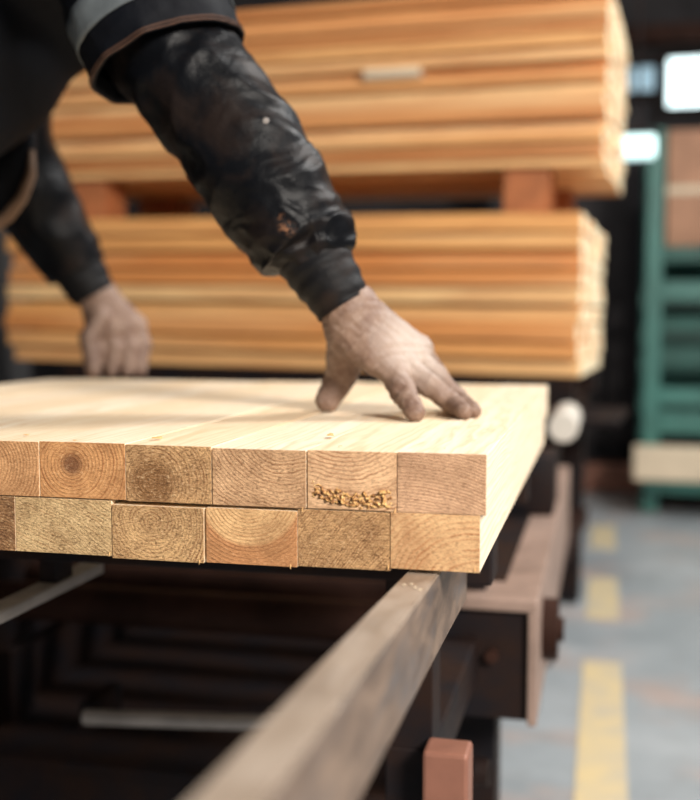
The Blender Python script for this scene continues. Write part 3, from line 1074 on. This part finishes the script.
# --- the rest of the body
footR = Vector((-1.40, .26, 0)); footL = Vector((-1.33, .66, 0))
hipR = pel - hipv * .09; hipL = pel + hipv * .09
kneeR = Vector((-1.26, .24, .52)); kneeL = Vector((-1.17, .58, .52))
bp = [('c', A3(pel - hipv * .06), A3(pel + hipv * .06), .115, .115),
      ('c', A3(pel), A3(chest), .11, .125),
      ('c', A3(chest), A3(mid - Vector((0, 0, .05))), .125, .09),
      ('c', A3(SR), A3(SL), .058, .058),
      ('c', A3(mid), A3(neck + Vector((0, 0, .05))), .065, .055),
      ('c', A3(SR), A3(ER), .052, .042), ('c', A3(ER), A3(at(325, 280, 1.155)), .042, .029),
      ('c', A3(SL), A3(EL), .052, .042), ('c', A3(EL), A3(at(82, 272, 1.925)), .042, .029),
      ('c', A3(hipR), A3(kneeR), .085, .055), ('c', A3(kneeR), A3(footR + Vector((0, 0, .09))), .055, .038),
      ('c', A3(hipL), A3(kneeL), .085, .055), ('c', A3(kneeL), A3(footL + Vector((0, 0, .09))), .055, .038),
      ('e', A3(head), (.078, .078, .112)),
      ('c', A3(head + fwd * .055 + Vector((0, 0, -.062))), A3(head + fwd * .045 + Vector((0, 0, -.08))), .032, .028)]
for s_ in (-1, 1):
    bp.append(('e', A3(head + hipv * .078 * s_), (.014, .014, .030)))
nose = head + fwd * .082
bodyf = field(bp, .03)
facef = [('c', A3(nose + Vector((0, 0, .01))), A3(nose + fwd * .014 + Vector((0, 0, -.022))), .008, .013),
         ('c', A3(head + fwd * .070 + hipv * -.02 + Vector((0, 0, -.055))), A3(head + fwd * .070 + hipv * .02 + Vector((0, 0, -.055))), .007, .007)]
ff2 = field(facef, .006)
def body_fn(P):
    d = smin(bodyf(P), ff2(P), .008)
    for s_ in (-1, 1):
        e_ = np.linalg.norm(P - A3(head + fwd * .080 + hipv * .031 * s_ + Vector((0, 0, .005))), axis=-1) - .013
        d = -smin(-d, e_, .008)
    return d
lo, hi = bounds([footR, footL, head + Vector((0, 0, .12)), SR, SL, ER, at(325, 280, 1.155), at(82, 272, 1.925), pel - Vector((.12, .12, 0))], .08)
lo[2] = .02
bv, bq = surface_nets(body_fn, lo, hi, .0095)
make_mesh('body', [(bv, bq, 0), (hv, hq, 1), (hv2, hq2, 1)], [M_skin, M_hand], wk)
m = MB()
for s_ in (-1, 1): m.ball(head + fwd * .071 + hipv * .031 * s_ + Vector((0, 0, .005)), .0115)
m.build('eyes', M_white, wk, smooth=True, world=True)

# cap, trousers, boots
def capf(P):
    d = ellipsoid(P, A3(head + Vector((0, 0, .02))), (.09, .09, .108))
    d = np.maximum(d, (head.z + .045) - P[..., 2])
    br = ellipsoid(P, A3(head + fwd * .085 + Vector((0, 0, .05))), (.075, .075, .009))
    return smin(d, br, .01)
lo, hi = bounds([head], .2)
v_, q_ = surface_nets(capf, lo, hi, .006)
make_mesh('cap', [(v_, q_, 0)], [M_cap], wk)
tp = [('c', A3(pel - hipv * .06), A3(pel + hipv * .06), .142, .142), ('c', A3(pel), A3(pel.lerp(chest, .35)), .145, .13),
      ('c', A3(hipR), A3(kneeR), .105, .080), ('c', A3(kneeR), A3(footR + Vector((0, 0, .14))), .080, .068),
      ('c', A3(hipL), A3(kneeL), .105, .080), ('c', A3(kneeL), A3(footL + Vector((0, 0, .14))), .080, .068)]
tf = field(tp, .03)
lo, hi = bounds([footR, footL, pel, pel + Vector((0, 0, .1)), kneeR, kneeL], .16); lo[2] = .04
v_, q_ = surface_nets(lambda P: np.maximum(np.maximum(tf(P), P[..., 2] - 1.17), .07 - P[..., 2]), lo, hi, .011)
make_mesh('trousers', [(v_, q_, 0)], [M_trouser], wk)
for f_ in (footR, footL):
    bf = field([('c', A3(f_ + Vector((0, 0, .16))), A3(f_ + Vector((0, 0, .06))), .055, .055),
                ('c', A3(f_ + Vector((-.02, 0, .05))), A3(f_ + Vector((.16, .04, .04))), .052, .045)], .02)
    lo, hi = bounds([f_ + Vector((-.08, -.07, 0)), f_ + Vector((.22, .12, .22))], .01); lo[2] = -.01
    v_, q_ = surface_nets(lambda P: np.maximum(bf(P), .001 - P[..., 2]), lo, hi, .008)
    make_mesh('boot', [(v_, q_, 0)], [M_boot], wk)

# jacket torso
jp = [('c', A3(pel + Vector((.01, 0, .04))), A3(chest), .168, .168), ('c', A3(pel - hipv * .07 + Vector((0, 0, .02))), A3(pel + hipv * .07 + Vector((0, 0, .02))), .155, .155),
      ('c', A3(chest), A3(mid - Vector((0, 0, .05))), .165, .115),
      ('c', A3(SR), A3(SL), .082, .080),
      ('c', A3(mid), A3(neck), .085, .072)]
jf = field(jp, .05)
def jack(P):
    d = jf(P)
    d += .008 * np.sin(P[..., 0] * 21 + 2.2 * np.sin(P[..., 2] * 13)) * np.sin(P[..., 2] * 34 + P[..., 1] * 17)
    return d
lo, hi = bounds([pel, chest, SR, SL, neck], .22)
v_, q_ = surface_nets(jack, lo, hi, .009)
make_mesh('jacket', [(v_, q_, 0)], [M_jacket], wk)


def loft(name, ctl, mat, parent, nr=120, na=96, wrinkle=None, close=True, lip=0.0, squash=1.0):
    """tube of cloth through control points (point, radius); wrinkle(s, theta, p) returns a radial offset"""
    pts = [c_[0] for c_ in ctl]; rad = [c_[1] for c_ in ctl]
    def cr(a, b, c, d, t):
        return .5 * ((2 * b) + (c - a) * t + (2 * a - 5 * b + 4 * c - d) * t * t + (3 * b - a - 3 * c + d) * t ** 3)
    P, Rr = [], []
    ns = len(pts) - 1
    for i in range(nr + 1):
        x = i / nr * ns; k = min(int(x), ns - 1); t = x - k
        g = lambda L_, j: L_[max(0, min(len(L_) - 1, j))]
        P.append(cr(g(pts, k - 1), g(pts, k), g(pts, k + 1), g(pts, k + 2), t))
        Rr.append(cr(g(rad, k - 1), g(rad, k), g(rad, k + 1), g(rad, k + 2), t))
    m = MB(); ringsl = []
    u = None
    for i, p in enumerate(P):
        t = (P[min(i + 1, nr)] - P[max(i - 1, 0)]).normalized()
        if u is None: u = (FW * -1 - t * t.dot(FW * -1)).normalized()
        u = (u - t * u.dot(t)).normalized()
        v = t.cross(u)
        row = []
        for k in range(na):
            th_ = 2 * math.pi * k / na
            dr = u * math.cos(th_) * squash + v * math.sin(th_)
            r = Rr[i]
            if wrinkle: r += wrinkle(i / nr, th_, p + dr * Rr[i])
            row.append(m.b.verts.new(p + dr * r))
        ringsl.append((row, p))
    for (a, _), (b, _) in zip(ringsl, ringsl[1:]):
        for k in range(na): m.b.faces.new((a[k], a[(k + 1) % na], b[(k + 1) % na], b[k]))
    if lip:
        for row, p, q in ((ringsl[0][0], P[0], P[3]), (ringsl[-1][0], P[-1], P[-4])):
            d_ = (q - p).normalized()
            prev = row
            for rr_, dd in ((.985, -.0012), (.95, 0.0), (.93, .006), (.90, .02)):
                nrw = [m.b.verts.new(p + (vv.co - p) * rr_ + d_ * dd) for vv in row]
                for k in range(na): m.b.faces.new((prev[k], prev[(k + 1) % na], nrw[(k + 1) % na], nrw[k]))
                prev = nrw
    return m.build(name, mat, parent, smooth=True, world=True), P, Rr


def folds(p, freq, seed, stretch=(1, 1, 1)):
    q = Vector((p.x * stretch[0], p.y * stretch[1], p.z * stretch[2])) * freq + Vector((seed, seed, seed))
    w_ = noise.noise(q * .6) * 1.3
    a = 1 - abs(noise.noise(q + Vector((w_, w_, 0)))) * 2.2
    return a


def wr_near(s, th_, p):
    e = min(1, s * 8) * 1.0
    bunch = math.exp(-((s - .86) / .12) ** 2)
    mid_ = math.exp(-((s - .42) / .2) ** 2)
    r = folds(p, 13, 2.0, (1, 1, 1.2)) * (.0042 + .0035 * bunch + .002 * mid_)
    r += folds(p, 28, 9.0, (1, 1, 1.5)) * (.0012 + .0022 * bunch)
    r += .0018 * bunch * math.sin(s * 62 + math.sin(th_ * 2 + 1) * 1.7)
    return r * e - .002


PX = 1 / FPX
slv, Ps, Rs = loft('sleeve', [(at(92, -75, 1.245), .070), (at(135, -10, 1.22), .070), (at(178, 62, 1.20), .0700), (at(222, 118, 1.185), .0660), (at(262, 178, 1.170), .0650),
                              (at(291, 222, 1.160), .0610), (at(310, 246, 1.157), .0500), (at(319, 265, 1.154), .0345)], M_sleeve, wk, 200, 150, wr_near)


def wr_cuff(s, th_, p):
    return folds(p, 30, 4.0) * .0013 + .0007 * math.sin(s * 26 + math.sin(th_) * 1.2)


loft('cuff', [(at(311, 255, 1.156), .0385), (at(322, 271, 1.154), .0365), (at(334, 289, 1.151), .0335), (at(344.5, 306, 1.150), .0305)], M_cuff, wk, 50, 110, wr_cuff, lip=1)


def wr_over(s, th_, p):
    return folds(p, 11, 6.0) * .005 + folds(p, 30, 1.0) * .0014


ov, Po, Ro = loft('upper_sleeve', [(at(86, -150, 1.235), .094), (at(112, -80, 1.225), .090), (at(144, 0, 1.205), .0865), (at(158, 36, 1.198), .0850), (at(169, 63, 1.195), .0840)],
                  M_jacket, wk, 90, 120, wr_over, lip=1)
# stitched brown seams round the hem, and the reflective band
def ring_on(s0, extra, n_=96):
    i = int(s0 * 90)
    pts = []
    t = (Po[min(i + 1, 90)] - Po[max(i - 1, 0)]).normalized()
    u = (FW * -1 - t * t.dot(FW * -1)).normalized(); v = t.cross(u)
    for k in range(n_ + 1):
        th_ = 2 * math.pi * k / n_
        dr = u * math.cos(th_) + v * math.sin(th_)
        pts.append(Po[i] + dr * (Ro[i] + wr_over(i / 90, th_, Po[i] + dr * Ro[i]) + extra))
    return pts
for s0 in (.955, .995):
    MB().tube(ring_on(s0, .0004), .0011, 6).build('seam', M_trim, wk, world=True).parent = ov
bm_ = MB()
rl = [ring_on(s0, .0012)[:-1] for s0 in (.56, .60, .64, .68, .72, .76)]
rv = [[bm_.b.verts.new(p) for p in r_] for r_ in rl]
for a, b2 in zip(rv, rv[1:]):
    for k in range(96): bm_.b.faces.new((a[k], a[(k + 1) % 96], b2[(k + 1) % 96], b2[k]))
bd = bm_.build('reflective_band', M_reflect, wk, smooth=True, world=True)
bd.parent = ov
tag(bd, 'grey reflective band')
md = bd.modifiers.new('thick', 'SOLIDIFY'); md.thickness = .0012; md.offset = 1

# metal snap on the sleeve
def surf(px, py, d0):
    """front of the sleeve under a photo point"""
    best = None
    rdir = (FW + RT * ((px - 350) / FPX) + UP * ((400 - py) / FPX)).normalized()
    bd_ = 9
    for vtx in slv.data.vertices:
        q = wk.location + vtx.co
        dd = (q - CP).cross(rdir).length
        if dd < .006:
            dist = (q - CP).length
            if dist < bd_: bd_, best = dist, q
    return best or at(px, py, d0)
sp = surf(270, 118, 1.13)
vd = (CP - sp).normalized()
MB().cyl(sp - vd * .001, sp + vd * .0022, .0034, .0028, 20).cyl(sp + vd * .0022, sp + vd * .0032, .0014, .0010, 16).build('snap_stud', M_steel_grey, wk, smooth='auto', world=True).parent = slv


def wr_far(s, th_, p):
    return folds(p, 13, 12.0) * .006 * min(1, s * 8)


loft('sleeve', [(at(-6, 20, 1.74), .082), (at(0, 80, 1.80), .080), (at(12, 150, 1.86), .074), (at(36, 200, 1.89), .068), (at(60, 240, 1.91), .061), (at(78, 270, 1.92), .050)], M_sleeve, wk, 90, 80, wr_far)
loft('cuff', [(at(72, 259, 1.920), .050), (at(84, 278, 1.925), .0445), (at(94, 295, 1.93), .040)], M_cuff, wk, 24, 70, wr_cuff, lip=1)
# tan-edged jacket tail hanging beside the far sleeve
tl = [at(-30, 236, 1.60), at(-8, 228, 1.60), at(8, 216, 1.60), at(22, 198, 1.60), at(31, 175, 1.60), at(32, 150, 1.60)]
MB().tube(tl, [.008, .010, .010, .009, .008, .004], 10).build('jacket_hem', M_lining, wk, smooth=True, world=True)
fl = MB()
base_ = [p + Vector((0, .012, 0)) for p in tl]
topp = [at(-45, 150, 1.60), at(-30, 120, 1.60), at(-15, 110, 1.60), at(5, 95, 1.60), at(18, 85, 1.60), at(28, 70, 1.60)]
R1 = [fl.b.verts.new(p) for p in base_]; R2 = [fl.b.verts.new(p + Vector((0, .012, 0))) for p in topp]
for a, b2, c_, d_ in zip(R1, R1[1:], R2[1:], R2): fl.b.faces.new((a, b2, c_, d_))
o = fl.build('jacket_flap', M_jacket, wk, smooth=True, world=True)
md = o.modifiers.new('thick', 'SOLIDIFY'); md.thickness = .012; md.offset = 0
